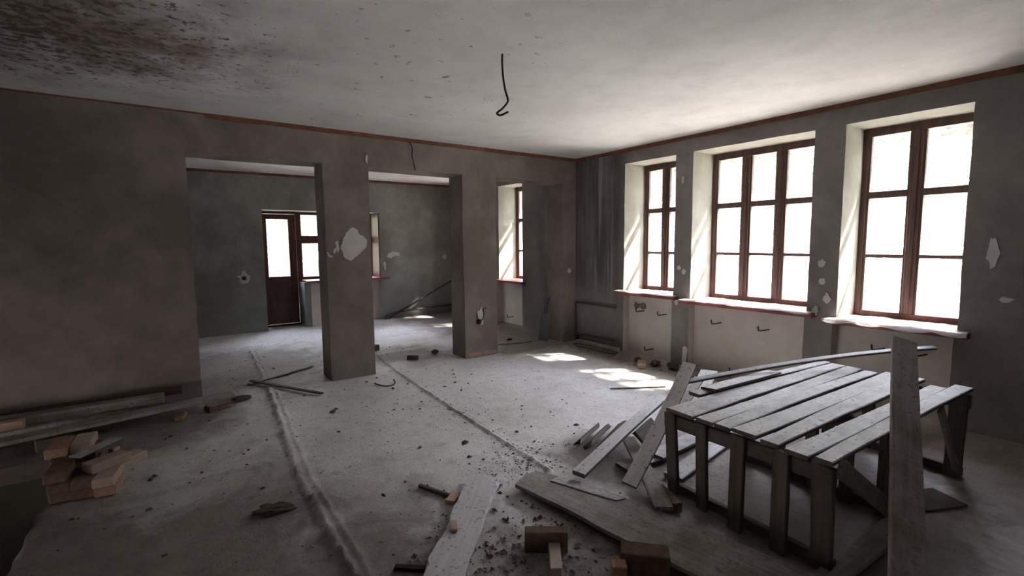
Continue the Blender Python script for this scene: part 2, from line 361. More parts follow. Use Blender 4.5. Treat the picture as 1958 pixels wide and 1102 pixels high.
# ------------------------------------------------------------------ the room: walls
def refine(br, step):
    br = sorted(set(round(b, 4) for b in br)); out = []
    for a, b in zip(br, br[1:]):
        n = max(1, math.ceil((b-a)/step-1e-6)); out += [a+(b-a)*i/n for i in range(n)]
    return out+[br[-1]]
def wall(name, us, zs, state, xyz, mats, step=0.16, amp=0.007):
    """a wall as one solid sheet: state(u, z) gives (front depth, back depth, front slot, side slot) or None for a hole"""
    us, zs = refine(us, step), refine(zs, step)
    cells = {}
    for i in range(len(us)-1):
        for j in range(len(zs)-1):
            s_ = state((us[i]+us[i+1])/2, (zs[j]+zs[j+1])/2)
            if s_: cells[i, j] = s_
    V, vid, Fs, ms = [], {}, [], []
    def vv(i, j, d):
        k = (i, j, round(d, 4))
        if k not in vid:
            p = Vector(xyz(us[i], d, zs[j])); q = nz(p*2.3+Vector((11, 5, 3)))*amp+nz(p*9)*amp*0.35
            if zs[j] < 0.001: q.z = 0
            vid[k] = len(V); V.append(p+q)
        return vid[k]
    for (i, j), (d0, d1, sf, ss) in cells.items():
        Fs.append((vv(i, j, d0), vv(i+1, j, d0), vv(i+1, j+1, d0), vv(i, j+1, d0))); ms.append(sf)
        Fs.append((vv(i, j, d1), vv(i, j+1, d1), vv(i+1, j+1, d1), vv(i+1, j, d1))); ms.append(0)
        for (di, dj, e0, e1) in ((1, 0, (1, 0), (1, 1)), (-1, 0, (0, 1), (0, 0)), (0, 1, (1, 1), (0, 1)), (0, -1, (0, 0), (1, 0))):
            nb = cells.get((i+di, j+dj)); segs = []
            if nb is None: segs = [(d0, d1, ss)]
            else:
                if nb[0] > d0+1e-4: segs.append((d0, nb[0], nb[3]))
                if nb[1] < d1-1e-4: segs.append((nb[1], d1, ss))
            for (a, b, sl) in segs:
                A, B = (i+e0[0], j+e0[1]), (i+e1[0], j+e1[1])
                Fs.append((vv(*A, a), vv(*A, b), vv(*B, b), vv(*B, a))); ms.append(sl)
    me = bpy.data.meshes.new(name); me.from_pydata(V, [], Fs); me.update()
    bm = bmesh.new(); bm.from_mesh(me); bmesh.ops.recalc_face_normals(bm, faces=bm.faces[:]); bm.to_mesh(me); bm.free()
    o = link(name, me, mats)
    for k, p in enumerate(me.polygons): p.material_index = ms[k]
    return tag(o, kind='structure')

H = 3.06
YP, YP2, YB = 6.046, 6.438, 10.416
XL, YF = -3.6, -1.6
NICHE = [(4.1055, 4.9755), (2.3977, 3.8358), (1.1568, 2.1189), (7.57, 8.46), (9.06, 9.86)]
def st_right(u, z):
    for k, (a, b, z0, z1) in enumerate(WIN):
        if a < u < b and z0-0.05 < z < z1:
            return None
        n0, n1 = NICHE[k]
        if n0 < u < n1 and z < z0-0.05: return (0.13, T, 1, 1)
    return (0.0, T, 0, 2)
ub = [YF, YB+0.02]+[q for w in WIN for q in w[:2]]+[q for n_ in NICHE for q in n_]
zb = [0, H]+[q for w in WIN for q in (w[2]-0.05, w[3])]
wall_right = wall('wall_right', ub, zb, st_right, lambda u, d, z: (XW+d, u, z), ['plaster_right', 'whitewash', 'reveal'])
XA, X1A, X1B, X2A, X2B, X3 = 0.204, 1.556, 2.110, 3.458, 4.027, 5.349
ZL = 2.655
def st_mid(u, z):
    if z < ZL and (XA < u < X1A or X1B < u < X2A or X2B < u < X3): return None
    return (0.0, YP2-YP, 0, 0)
wall_middle = wall('wall_middle', [XL, XW+0.02, XA, X1A, X1B, X2A, X2B, X3], [0, H, ZL], st_mid, lambda u, d, z: (u, YP+d, z), ['plaster'])
ND0, ND1, NW1, NZD, NZS = 1.515, 2.225, 3.834, 2.37, 0.945
def st_back(u, z):
    if ND0 < u < ND1 and z < NZD: return None
    if ND1 <= u < NW1:
        if NZS-0.04 < z < NZD: return None
        if z < NZS-0.04 and u > ND1+0.12: return (0.14, 0.75, 1, 1)
    return (0.0, 0.75, 0, 0)
wall_back = wall('wall_back', [XL, XW+0.02, ND0, ND1, ND1+0.12, NW1], [0, H, NZD, NZS-0.04], st_back, lambda u, d, z: (u, YB+d, z), ['plaster_back', 'whitewash'])
full = lambda u, z: (0.0, 0.3, 0, 0)
wall('wall_left', [YF-0.3, YB+0.75], [0, H], full, lambda u, d, z: (XL-d, u, z), ['plaster'], step=0.5)
wall('wall_front', [XL, XW+T], [0, H], full, lambda u, d, z: (u, YF-d, z), ['plaster'], step=0.5)

# ceiling, roof with eaves, ground outside
bm = bmesh.new(); bmesh.ops.create_grid(bm, x_segments=60, y_segments=70, size=0.5)
x0, x1, y0, y1 = XL-0.3, XW+T, YF-0.3, YB+0.75
for v in bm.verts:
    v.co = Vector((x0+(v.co.x+0.5)*(x1-x0), y0+(v.co.y+0.5)*(y1-y0), H)); v.co.z += noise.noise(v.co*0.8)*0.006+0.004
bmesh.ops.reverse_faces(bm, faces=bm.faces[:])
ret = bmesh.ops.extrude_face_region(bm, geom=bm.faces[:])
for g in ret['geom']:
    if isinstance(g, bmesh.types.BMVert): g.co.z = H+0.2
bmesh.ops.recalc_face_normals(bm, faces=bm.faces[:])
tag(from_bm('ceiling', bm, 'ceiling', smooth=False), kind='structure')
tag(boxes('roof', [((XL-1.0, YF-1.0, 3.32), (6.92, YB+1.4, 3.5))], 'roof', bev=0), kind='structure')
bm = bmesh.new(); bx(bm, (XW+T+0.001, -40, -0.6), (70, 60, -0.35)); bx(bm, (-30, YB+0.752, -0.6), (XW+T, 60, -0.35))
tag(from_bm('ground', bm, 'lawn'), kind='structure')

# green belt of trees added beyond the lawn, sized to hold back low sky light, leaves as small double sided blades
m = N('added_backlit_leaves')
tl = m.n.new('ShaderNodeBsdfTranslucent'); tl.inputs[0].default_value = (0.27, 0.30, 0.20, 1)
m.done(m.mix(m.noise(0.6, 3), (0.17, 0.185, 0.12), (0.23, 0.24, 0.165)), 0.8, spec=0.2)
mx = m.n.new('ShaderNodeMixShader'); mx.inputs[0].default_value = 0.5
m.l.new(m.b.outputs[0], mx.inputs[1]); m.l.new(tl.outputs[0], mx.inputs[2]); m.l.new(mx.outputs[0], m.n['Material Output'].inputs[0]); M['leaves'] = m.m
def leaves(name, crowns, label):
    V, Fc = [], []; r = random.Random(3)
    for (cx, cy_, cz, rx, ry, rz, n, sz) in crowns:
        for _ in range(n):
            while True:
                p = Vector((r.uniform(-1, 1), r.uniform(-1, 1), r.uniform(-1, 1)))
                if 0.25 < p.length < 1: break
            p = Vector((cx+p.x*rx, cy_+p.y*ry, max(-0.3, cz+p.z*rz)))
            a = Vector((r.gauss(0, 1), r.gauss(0, 1), r.gauss(0, 0.6))).normalized(); b = a.orthogonal().normalized()
            k = len(V); s_ = sz*r.uniform(0.6, 1.3)
            V += [p-a*s_, p+b*s_*0.45, p+a*s_, p-b*s_*0.45]; Fc.append((k, k+1, k+2, k+3))
    me = bpy.data.meshes.new(name); me.from_pydata(V, [], Fc); me.update()
    return tag(link(name, me, 'leaves'), label, 'foliage', kind='stuff')
rt = random.Random(5)
leaves('added_tree_foliage', [(32+rt.uniform(-2, 4), -45+i*4.6, rt.uniform(6.5, 8.2), 4.0, 4.4, rt.uniform(7.0, 9.0), 4200, 0.42) for i in range(22)]+
       [(-8+i*2.6, 18+rt.uniform(-1, 2), rt.uniform(2.2, 3.0), 2.4, 2.2, rt.uniform(2.6, 3.4), 2200, 0.24) for i in range(9)],
       'sunlit green tree foliage outside the windows, added to hold back low sky light')

# ceiling trim strips
def trim(name, p0, p1, nrm, h=0.045, d=0.016):
    p0, p1, nrm = Vector(p0), Vector(p1), Vector(nrm); n = int((p1-p0).length/0.15); bm = bmesh.new(); rs = []
    for i in range(n+1):
        p = p0.lerp(p1, i/n); q = nz(p*3)
        hh = h*(1+0.25*q.x); rs.append([bm.verts.new(p+nrm*a+Vector((0, 0, b))) for a, b in ((-0.012, 0.012), (d, 0.012), (d, -hh), (-0.012, -hh))])
    for a, b in zip(rs, rs[1:]):
        for k in range(4): bm.faces.new((a[k], a[(k+1) % 4], b[(k+1) % 4], b[k]))
    bm.faces.new(rs[0]); bm.faces.new(rs[-1][::-1]); bmesh.ops.recalc_face_normals(bm, faces=bm.faces[:])
    return tag(from_bm(name, bm, 'trim'), kind='structure')
trim('trim_1', (0.40, YP, H), (XW, YP, H), (0, -1, 0))
trim('trim_2', (XW, YP, H), (XW, YF, H), (-1, 0, 0))
trim('trim_3', (XL, YB, H), (XW, YB, H), (0, -1, 0))
trim('trim_5', (XL, YP, H), (0.40, YP, H), (0, -1, 0), 0.012, 0.005)
trim('trim_4', (XW, YB, H), (XW, YP2, H), (-1, 0, 0))

# ------------------------------------------------------------------ floor with screed ridges and the open pit
R1 = [(1.02, 8.6), (0.88, 5.855), (0.72, 3.756), (0.705, 2.3), (0.70, 0.6)]
R2 = [(2.70, 8.8), (2.384, 5.96), (2.283, 3.977), (2.222, 2.75)]
def pdist(X, Y, pl):
    d = np.full(X.shape, 9.0)
    for (ax, ay), (bx_, by) in zip(pl, pl[1:]):
        vx, vy = bx_-ax, by-ay; t = np.clip(((X-ax)*vx+(Y-ay)*vy)/(vx*vx+vy*vy), 0, 1)
        d = np.minimum(d, np.hypot(X-ax-t*vx, Y-ay-t*vy))
    return d
PX, PY0, PY1 = -0.80, 2.3, 5.18
def axis(segs, snap):
    out = []
    for (a, b, st) in segs: out += list(np.linspace(a, b, max(1, round((b-a)/st)), endpoint=False))
    out.append(segs[-1][1]); out = [v for v in out if all(abs(v-q) > 0.012 for q in snap)]+list(snap)
    return sorted(out)
xs = axis([(XL-0.1, -1.2, 0.12), (-1.2, 0.45, 0.04), (0.45, 1.15, 0.014), (1.15, 1.95, 0.026), (1.95, 2.6, 0.014), (2.6, 3.4, 0.05), (3.4, XW+0.25, 0.12)], (PX,))
ys = axis([(YF-0.1, 1.1, 0.12), (1.1, 4.6, 0.021), (4.6, 6.5, 0.03), (6.5, 9.0, 0.06), (9.0, YB+0.65, 0.12)], (PY0, PY1))
XX, YY = np.meshgrid(np.array(xs), np.array(ys), indexing='ij')
d1, d2 = pdist(XX, YY, R1), pdist(XX, YY, R2)
S1 = XX-np.interp(YY, [p[1] for p in R1[::-1]], [p[0] for p in R1[::-1]])
S2 = XX-np.interp(YY, [p[1] for p in R2[::-1]], [p[0] for p in R2[::-1]])
ZZ = np.zeros(XX.shape)
for i in range(XX.shape[0]):
    for j in range(XX.shape[1]):
        x, y = XX[i, j], YY[i, j]
        a = noise.noise(Vector((x*1.1, y*1.1, 0.5))); b = noise.noise(Vector((x*8, y*8, 2.5)))
        z = 0.004*a+0.0022*b-0.004
        near = y < 7 and x < 3.2
        if d1[i, j] < 0.2 and y < 8.6:       # double mortar ridge with a groove, its left flank the higher one
            e = noise.noise(Vector((x*16, y*16, 4))); e2 = noise.noise(Vector((x*3, y*3, 8))); e3 = noise.noise(Vector((x*38, y*38, 1)))
            sd = S1[i, j]+0.012*e2; f_ = (1.0 if y < 6.2 else 0.4)
            e4 = noise.noise(Vector((x*26, y*26, 7))); brk = 0.55+0.75*max(0.0, min(1.0, 0.5+1.4*noise.noise(Vector((x*2, y*5.5, 3)))))
            z += f_*brk*((0.022+0.012*e2+0.020*e+0.012*e3+0.012*e4)*math.exp(-((sd+0.035)/0.026)**2)+(0.013+0.010*e2+0.014*e+0.010*e3)*math.exp(-((sd-0.032)/0.020)**2)+0.009*math.exp(-(sd/0.07)**2))
        if d2[i, j] < 0.14:
            e = noise.noise(Vector((x*18, y*18, 14))); e2 = noise.noise(Vector((x*3, y*3, 18))); e3 = noise.noise(Vector((x*40, y*40, 2)))
            sd = S2[i, j]+0.008*e2
            z += (0.016+0.014*e+0.007*e2+0.009*e3)*math.exp(-((sd+0.012)/0.016)**2)+0.006*math.exp(-(sd/0.05)**2)-0.007*math.exp(-((sd-0.022)/0.010)**2)
        if y < 3.4 and 1.0 < x < 2.4:      # rough patches of spilled mortar
            k = math.exp(-(((x-1.55)/0.32)**2+((y-1.95)/0.28)**2))+0.8*math.exp(-(((x-2.15)/0.2)**2+((y-2.85)/0.22)**2))
            z += k*(0.004+0.013*noise.noise(Vector((x*14, y*14, 3)))+0.008*noise.noise(Vector((x*30, y*30, 3))))
        ZZ[i, j] = z
nx, ny = XX.shape
inpit = lambda x, y: x < PX and PY0 < y < PY1
verts = np.stack([XX, YY, ZZ], -1).reshape(-1, 3)
for i in range(nx):
    for j in range(ny):
        if abs(XX[i, j]-PX) < 0.004 and PY0 <= YY[i, j] <= PY1:
            verts[i*ny+j, 0] += 0.03*noise.noise(Vector((0, YY[i, j]*5, 1)))+0.03*math.sin((YY[i, j]-3.4)*1.2)
faces = []; used = set()
for i in range(nx-1):
    for j in range(ny-1):
        if inpit((xs[i]+xs[i+1])/2, (ys[j]+ys[j+1])/2): continue
        faces.append((i*ny+j, (i+1)*ny+j, (i+1)*ny+j+1, i*ny+j+1))
nb = len(verts); verts = verts.tolist(); low = {}
def lowv(k):
    if k not in low: low[k] = len(verts); v = verts[k]; verts.append([v[0], v[1], -0.14])
    return low[k]
ip = xs.index(PX)
for j in range(ny-1):
    if PY0 <= (ys[j]+ys[j+1])/2 <= PY1:
        a, b = ip*ny+j, ip*ny+j+1; faces.append((a, b, lowv(b), lowv(a)))
nslab = len(faces)
for jj, flip in ((ys.index(PY0), 0), (ys.index(PY1), 1)):
    for i in range(ip):
        a, b = i*ny+jj, (i+1)*ny+jj; faces.append((a, b, lowv(b), lowv(a)))
me = bpy.data.meshes.new('floor'); me.from_pydata(verts, [], faces); me.update(); me.validate()
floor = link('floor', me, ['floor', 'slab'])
for p in me.polygons:
    p.use_smooth = True
    if abs(p.normal.z) < 0.3 and p.center.z < -0.03: p.material_index = 1; p.use_smooth = False
tag(floor, kind='structure')
bm = bmesh.new()
for a, b in (((XL, PY0-0.25, -1.45), (PX+0.3, PY1+0.25, -1.3)), ((PX+0.2, PY0-0.25, -1.3), (PX+0.3, PY1+0.25, -0.14)),
             ((XL, PY1+0.1, -1.3), (PX+0.3, PY1+0.25, -0.14)), ((XL, PY0-0.25, -1.3), (PX+0.3, PY0-0.1, -0.14)), ((XL-0.1, PY0-0.25, -1.45), (XL, PY1+0.25, -0.14))):
    bx(bm, a, b)
tag(from_bm('floor_pit', bm, 'earth'), kind='structure')

# ------------------------------------------------------------------ windows, sills, door
FX0, FX1 = 6.10, 6.19
def window(n, y0, y1, z0, z1, mull, trans):
    """mull: y of the uprights between columns; trans: z of the crossbars"""
    fw = 0.05; y0 -= 0.0; z1 -= 0.02
    root = boxes('window_%d' % n, [((FX0, y0-0.01, z0-0.03), (FX1, y0+fw, z1+0.03)), ((FX0, y1-fw, z0-0.03), (FX1, y1+0.01, z1+0.03)),
        ((FX0, y0+fw, z1-fw-0.015), (FX1, y1-fw, z1+0.03)), ((FX0, y0+fw, z0-0.03), (FX1, y1-fw, z0+0.06))], 'paint')
    tag(root, kind='structure')
    cols = [y0+fw]+[q for q in mull]+[y1-fw]; cols.sort()
    for q in mull: boxes('mullion', [((FX0-0.005, q-0.045, z0+0.06), (FX1-0.01, q+0.045, z1-fw-0.015)), ((FX0-0.018, q-0.016, z0+0.06), (FX0-0.005, q+0.016, z1-fw-0.015))], 'paint', root, 0.003)
    rows = [z0+0.06]+list(trans)+[z1-fw-0.015]
    for i in range(len(cols)-1):
        a = cols[i]+(0.045 if i else 0); b = cols[i+1]-(0.045 if i < len(cols)-2 else 0)
        for k, zt in enumerate(trans):
            h_ = 0.035 if k == len(trans)-1 else 0.018
            boxes('transom', [((FX0+0.005, a, zt-h_), (FX1-0.02, b, zt+h_))], 'paint', root, 0.003)
        for r0, r1 in zip(rows, rows[1:]):
            c0, c1 = r0+0.015, r1-0.015
            boxes('sash', [((FX0+0.012, a, r0), (FX1-0.03, a+0.022, r1)), ((FX0+0.012, b-0.022, r0), (FX1-0.03, b, r1))], 'paint', root, 0.002)
            boxes('pane', [((FX0+0.045, a+0.004, c0-0.01), (FX0+0.049, b-0.004, c1+0.01))], 'glass', root, 0)
    # sill board with its nose over the niche
    bm = bmesh.new(); bx(bm, (XW-0.10, y0-0.09, z0-0.045), (XW-0.005, y1+0.09, z0)); bx(bm, (XW-0.005, y0+0.004, z0-0.045), (FX0+0.005, y1-0.004, z0))
    from_bm('window_sill', bm, 'sill', root)
    return root
TR = (1.515, 2.155)
window(1, *WIN[0], (4.594,), TR)
window(2, *WIN[1], (2.93, 3.36), TR)
window(3, *WIN[2], (1.625,), TR)
window(4, *WIN[3], (7.97,), TR)
window(5, *WIN[4], (9.45,), TR)

# balcony door and window in the far wall
DY0, DY1 = 10.90, 10.98
door = boxes('door_1', [((ND0-0.03, DY0, 0), (ND0+0.05, DY1, NZD+0.03)), ((ND1-0.015, DY0, 0), (ND1+0.045, DY1, NZD+0.03)), ((ND0+0.05, DY0, NZD-0.05), (ND1-0.015, DY1, NZD+0.03)),
                        ((ND0+0.05, DY0-0.04, -0.02), (ND1-0.015, DY1, 0.035))], 'door_paint')
tag(door, kind='structure')
a, b = ND0+0.055, ND1-0.02
leaf = boxes('door_leaf', [((a, DY0+0.005, 0.04), (a+0.085, DY0+0.05, NZD-0.055)), ((b-0.14, DY0+0.005, 0.04), (b, DY0+0.05, NZD-0.055)), ((a+0.085, DY0+0.005, 2.21), (b-0.14, DY0+0.05, NZD-0.055)),
    ((a+0.085, DY0+0.005, 0.93), (b-0.14, DY0+0.05, 1.03)), ((a+0.085, DY0+0.005, 0.04), (b-0.14, DY0+0.05, 0.16))], 'door_paint', door, 0.003)
boxes('door_panel', [((a+0.08, DY0+0.015, 0.15), (b-0.13, DY0+0.04, 0.94))], 'door_paint', leaf, 0.003)
boxes('door_pane', [((a+0.08, DY0+0.025, 1.02), (b-0.13, DY0+0.029, 2.22))], 'glass', leaf, 0)
bm = bmesh.new(); tube_bm(bm, [(b-0.07, DY0+0.005, 1.08), (b-0.07, DY0-0.04, 1.08), (b-0.16, DY0-0.045, 1.08)], 0.009); from_bm('door_handle', bm, 'rust', leaf)
x0, x1, z0, z1 = ND1+0.045, NW1, NZS, NZD
w6 = boxes('window_6', [((x0, DY0, z0), (x0+0.045, DY1, z1)), ((x1-0.06, DY0, z0), (x1+0.03, DY1, z1+0.03)), ((x0+0.045, DY0, z1-0.06), (x1-0.06, DY1, z1+0.03)), ((x0+0.045, DY0, z0), (x1-0.05, DY1, z0+0.06))], 'door_paint')
tag(w6, kind='structure')
mu = [2.79, 3.30]; cols = [x0+0.045]+mu+[x1-0.05]
for q in mu: boxes('mullion', [((q-0.05, DY0, z0+0.06), (q+0.05, DY1-0.01, z1-0.06))], 'door_paint', w6, 0.003)
for i in range(3):
    a = cols[i]+(0.05 if i else 0); b = cols[i+1]-(0.05 if i < 2 else 0)
    boxes('transom', [((a, DY0+0.005, 1.71), (b, DY1-0.02, 1.87))], 'door_paint', w6, 0.003)
    for r0, r1 in ((z0+0.06, 1.71), (1.87, z1-0.06)): boxes('pane', [((a, DY0+0.03, r0), (b, DY0+0.034, r1))], 'glass', w6, 0)
bm = bmesh.new(); bx(bm, (x0-0.02, YB-0.11, NZS-0.04), (x1+0.17, YB-0.004, NZS)); bx(bm, (x0, YB-0.004, NZS-0.04), (x1-0.004, DY0+0.01, NZS))
from_bm('window_sill', bm, 'sill', w6)
boxes('dark_reveal_board', [((x1-0.02, YB+0.02, NZS), (x1-0.002, DY0, z1-0.01))], 'door_paint', w6, 0.002)  # thin dark board added over the right reveal

# radiator brackets (bent iron hooks left in the niches), parts of the wall
def bracket(y, z, x=XW+0.13, s=1.0):
    tube('radiator_bracket', smooth_path([(x+0.03, y-0.055*s, z+0.004), (x-0.05, y-0.05*s, z+0.004), (x-0.095, y+0.0, z-0.008), (x-0.105, y+0.015, z), (x-0.105, y+0.02, z+0.045)], 3), 0.0085, 'rust', wall_right, 6)
for y, z in ((4.739, 0.649), (4.341, 0.64), (4.562, 0.093), (3.5, 0.628), (2.89, 0.626), (3.23, 0.052), (8.12, 0.15), (1.75, 0.60), (1.42, 0.60)): bracket(y, z)

# loose filler patches trowelled on the walls (thin raised coats, parts of the walls)
def patch(pts, fn, parent, mat='patch', th=0.004):
    bm = bmesh.new(); fr = [bm.verts.new(fn(a, b, th)) for a, b in pts]; bk = [bm.verts.new(fn(a, b, -0.012)) for a, b in pts]
    bm.faces.new(fr)
    n = len(pts)
    for k in range(n): bm.faces.new((fr[k], bk[k], bk[(k+1) % n], fr[(k+1) % n]))
    bmesh.ops.triangulate(bm, faces=[f for f in bm.faces if len(f.verts) > 4]); bmesh.ops.recalc_face_normals(bm, faces=bm.faces[:])
    return from_bm('plaster_patch', bm, mat, parent)
def ragged(pts, k=3, amp=0.012, seed=0):
    out = []; n = len(pts); r = random.Random(seed)
    for i in range(n):
        a, b = pts[i], pts[(i+1) % n]
        for j in range(k):
            t = j/k; out.append((a[0]+(b[0]-a[0])*t+r.uniform(-amp, amp)*(j > 0), a[1]+(b[1]-a[1])*t+r.uniform(-amp, amp)*(j > 0)))
    return out
def blob(u, z, a, b, seed, n=14):
    return [(u+a*math.cos(2*math.pi*k/n)*(1+0.9*noise.noise(Vector((k*0.9, seed, 1)))), z+b*math.sin(2*math.pi*k/n)*(1+0.9*noise.noise(Vector((k*0.9, seed, 5))))) for k in range(n)]
onm = lambda a, b, th: (a, YP-th-0.006, b)
onb = lambda a, b, th: (a, YB-th-0.006, b)
onr = lambda a, b, th: (XW-th-0.006, a, b)
patch(ragged([(1.736, 1.681), (1.763, 1.754), (1.795, 1.824), (1.891, 1.902), (1.951, 1.861), (1.938, 1.831), (2.012, 1.795), (2.06, 1.719), (2.031, 1.636), (1.935, 1.554), (1.841, 1.482), (1.782, 1.514), (1.755, 1.55), (1.749, 1.6), (1.726, 1.633)], 3, 0.008, 1), onm, wall_middle)
patch(ragged([(1.559, 1.603), (1.582, 1.595), (1.593, 1.562), (1.631, 1.553), (1.623, 1.534), (1.58, 1.542)], 2, 0.006, 2), onm, wall_middle)
patch(ragged([(1.633, 1.602), (1.680, 1.666), (1.666, 1.722), (1.696, 1.738), (1.705, 1.69), (1.713, 1.625), (1.686, 1.585), (1.678, 1.625), (1.652, 1.577)], 2, 0.006, 3), onm, wall_middle)
patch(blob(3.72, 0.60, 0.055, 0.13, 3), onm, wall_middle)
patch(blob(5.49, 1.207, 0.035, 0.04, 4), onm, wall_middle)
patch(blob(2.09, 2.75, 0.014, 0.06, 5), onm, wall_middle)
patch(ragged([(3.981, 1.374), (4.021, 1.463), (4.116, 1.499), (4.248, 1.497), (4.287, 1.412), (4.176, 1.429), (4.08, 1.357)], 3, 0.012, 6), onb, wall_back)
patch(blob(1.152, 1.063, 0.10, 0.11, 7), onb, wall_back)
patch(blob(5.43, 1.36, 0.05, 0.06, 8), onb, wall_back)
patch(blob(3.93, 1.2, 0.03, 0.10, 9), onb, wall_back)
for (y, z, a, b, sd) in ((0.95, 1.57, 0.035, 0.13, 11), (0.85, 1.18, 0.04, 0.022, 12), (2.25, 1.44, 0.035, 0.04, 13), (2.235, 1.25, 0.03, 0.035, 14), (2.18, 1.07, 0.035, 0.05, 15),
                         (3.925, 1.28, 0.03, 0.04, 16), (4.0, 1.33, 0.03, 0.03, 17), (2.29, 0.93, 0.03, 0.05, 19), (4.03, 0.86, 0.03, 0.05, 20), (3.97, 2.50, 0.02, 0.05, 21)):
    patch(blob(y, z, a, b, sd), onr, wall_right)
patch([(3.925, 0.02), (3.91, 0.24), (3.895, 0.265), (3.855, 0.26), (3.84, 0.23), (3.86, 0.02)], onr, wall_right, 'whitewash')
patch(ragged([(4.88, 0.70), (4.86, 0.77), (4.80, 0.745), (4.72, 0.765), (4.66, 0.76), (4.64, 0.69), (4.70, 0.665), (4.76, 0.70), (4.82, 0.665)], 2, 0.01, 22), lambda a, b, th: (XW+0.13-th, a, b), wall_right, 'plaster_right')
# wall sockets and loose cable ends
s_ = tube('socket_box', [(1.15, YB+0.01, 1.06), (1.15, YB-0.016, 1.06)], 0.04, 'wire', wall_back, 14)
s_ = tube('socket_box', [(3.69, YP+0.01, 0.525), (3.69, YP-0.02, 0.525)], 0.042, 'wire', wall_middle, 14)
tube('cable_end', smooth_path([(3.70, YP-0.015, 0.53), (3.735, YP-0.05, 0.57), (3.745, YP-0.06, 0.65), (3.75, YP-0.05, 0.715), (3.80, YP-0.05, 0.73)], 4), 0.008, 'wire', s_, 6)
boxes('brick', [((3.50, YP-0.008, 0.005), (3.74, YP+0.05, 0.068))], 'brick', wall_middle, 0.004)
boxes('brick', [((3.76, YP-0.008, 0.005), (4.0, YP+0.05, 0.066))], 'brick', wall_middle, 0.004)

# ------------------------------------------------------------------ things: cables on the ceiling
o = tube('hanging_cable', smooth_path([(2.07, 3.0, 3.062), (2.068, 3.0, 3.0), (2.072, 2.995, 2.9), (2.085, 2.99, 2.81), (2.10, 2.985, 2.76), (2.10, 2.98, 2.725), (2.055, 2.98, 2.672), (2.005, 2.98, 2.632), (2.03, 2.975, 2.618), (2.095, 2.97, 2.65)], 5), 0.0075, 'wire', None, 8)
tag(o, 'black cable hanging from the middle of the ceiling with a bent loop at its end', 'cable')
o = tube('hanging_cable', smooth_path([(2.665, YP-0.012, 3.02), (2.70, YP-0.02, 2.95), (2.695, YP-0.02, 2.85), (2.715, YP-0.02, 2.76), (2.735, YP-0.02, 2.66)], 5), 0.007, 'wire', None, 8)
tag(o, 'thin dark cable end hanging down the partition above the middle opening', 'cable')

# heating pipes in the corner
root = empty('heating_pipe', (XW-0.06, 5.9, 0)); tag(root, 'dark painted heating pipe bent up the corner beside the first window', 'pipe')
L = Vector(root.location)
def rel(ps): return [Vector(p)-L for p in ps]
x = XW-0.05
tube('upper_pipe', rel(smooth_path([(x, 5.99, 0.0), (x, 5.99, 0.3), (x, 5.99, 0.62), (x, 5.965, 0.672), (x, 5.9, 0.675), (x, 5.5, 0.672), (x, 5.09, 0.667)], 4)), 0.017, 'pipe', root)
tube('lower_pipe', rel(smooth_path([(x, 5.93, 0.005), (x, 5.93, 0.09), (x, 5.90, 0.125), (x, 5.85, 0.13), (x, 5.5, 0.14), (x, 5.10, 0.15)], 4)), 0.017, 'pipe', root)
tag(board('board', (5.50, 5.86, 0.06), (5.52, 4.98, 0.06), 0.13, 0.05, 'wood_brown'), 'brown board lying on the floor along the window wall below the heating pipes', 'board')
tag(board('board', (5.36, 5.75, 0.032), (5.38, 4.88, 0.032), 0.10, 0.025, 'wood_dark'), 'thin dark board lying in front of the brown board below the heating pipes', 'board')

# metal profiles leaning in the corner beyond the third opening
root = empty('metal_profile', (5.2, 6.32, 0)); tag(root, 'long narrow grey metal profile leaning against the jamb of the narrow opening', 'profile')
board('web', (5.17, 6.42, 0.012), (5.315, 6.41, 0.74), 0.05, 0.004, 'zinc', (-1, -0.4, 0.2), parent=root, wob=0.0)
board('flange', (5.19, 6.40, 0.012), (5.335, 6.39, 0.735), 0.03, 0.004, 'zinc', (0.3, -1, 0.0), parent=root, wob=0.0)
o = board('metal_sheet', (5.13, 6.30, 0.012), (5.235, 6.36, 0.46), 0.17, 0.012, 'zinc', (-1, -0.8, 0.25), wob=0.001); tag(o, 'short wide grey metal sheet leaning beside the narrow profile at the jamb', 'sheet')

# ------------------------------------------------------------------ the plank platform
PZ = 0.60
plat = empty('plank_platform', (3.6, 1.4, 0))
tag(plat, 'low platform of grey weathered planks nailed on dark upright post frames', 'platform')
near = [(1.934, 1.73), (1.712, 1.599), (1.594, 1.487), (1.476, 1.331), (1.306, 1.206), (1.174, 1.049), (1.029, 0.943)]
farx = [4.65, 4.65, 4.62, 4.70, 4.675, 4.515, 4.665]
fary = [(1.742, 1.635), (1.627, 1.507), (1.484, 1.387), (1.365, 1.235), (1.245, 1.10), (1.038, 0.938), (0.932, 0.824)]
nearx = [2.617, 2.613, 2.622, 2.621, 2.608, 2.591, 2.602]
for k, (n_, f_) in enumerate(zip(near, fary)):
    board('plank', (nearx[k], sum(n_)/2, PZ+(0.004 if k in (3, 6) else 0)), (farx[k], sum(f_)/2, PZ+0.02), n_[0]-n_[1], 0.026, 'wood_grey', w1=f_[0]-f_[1], parent=plat, bow=-0.008 if k % 2 else 0.004, wob=0.006)
board('plank', (3.0, 1.985, PZ+0.012), (4.68, 1.79, PZ+0.02), 0.09, 0.026, 'wood_grey', w1=0.075, parent=plat, wob=0.006)
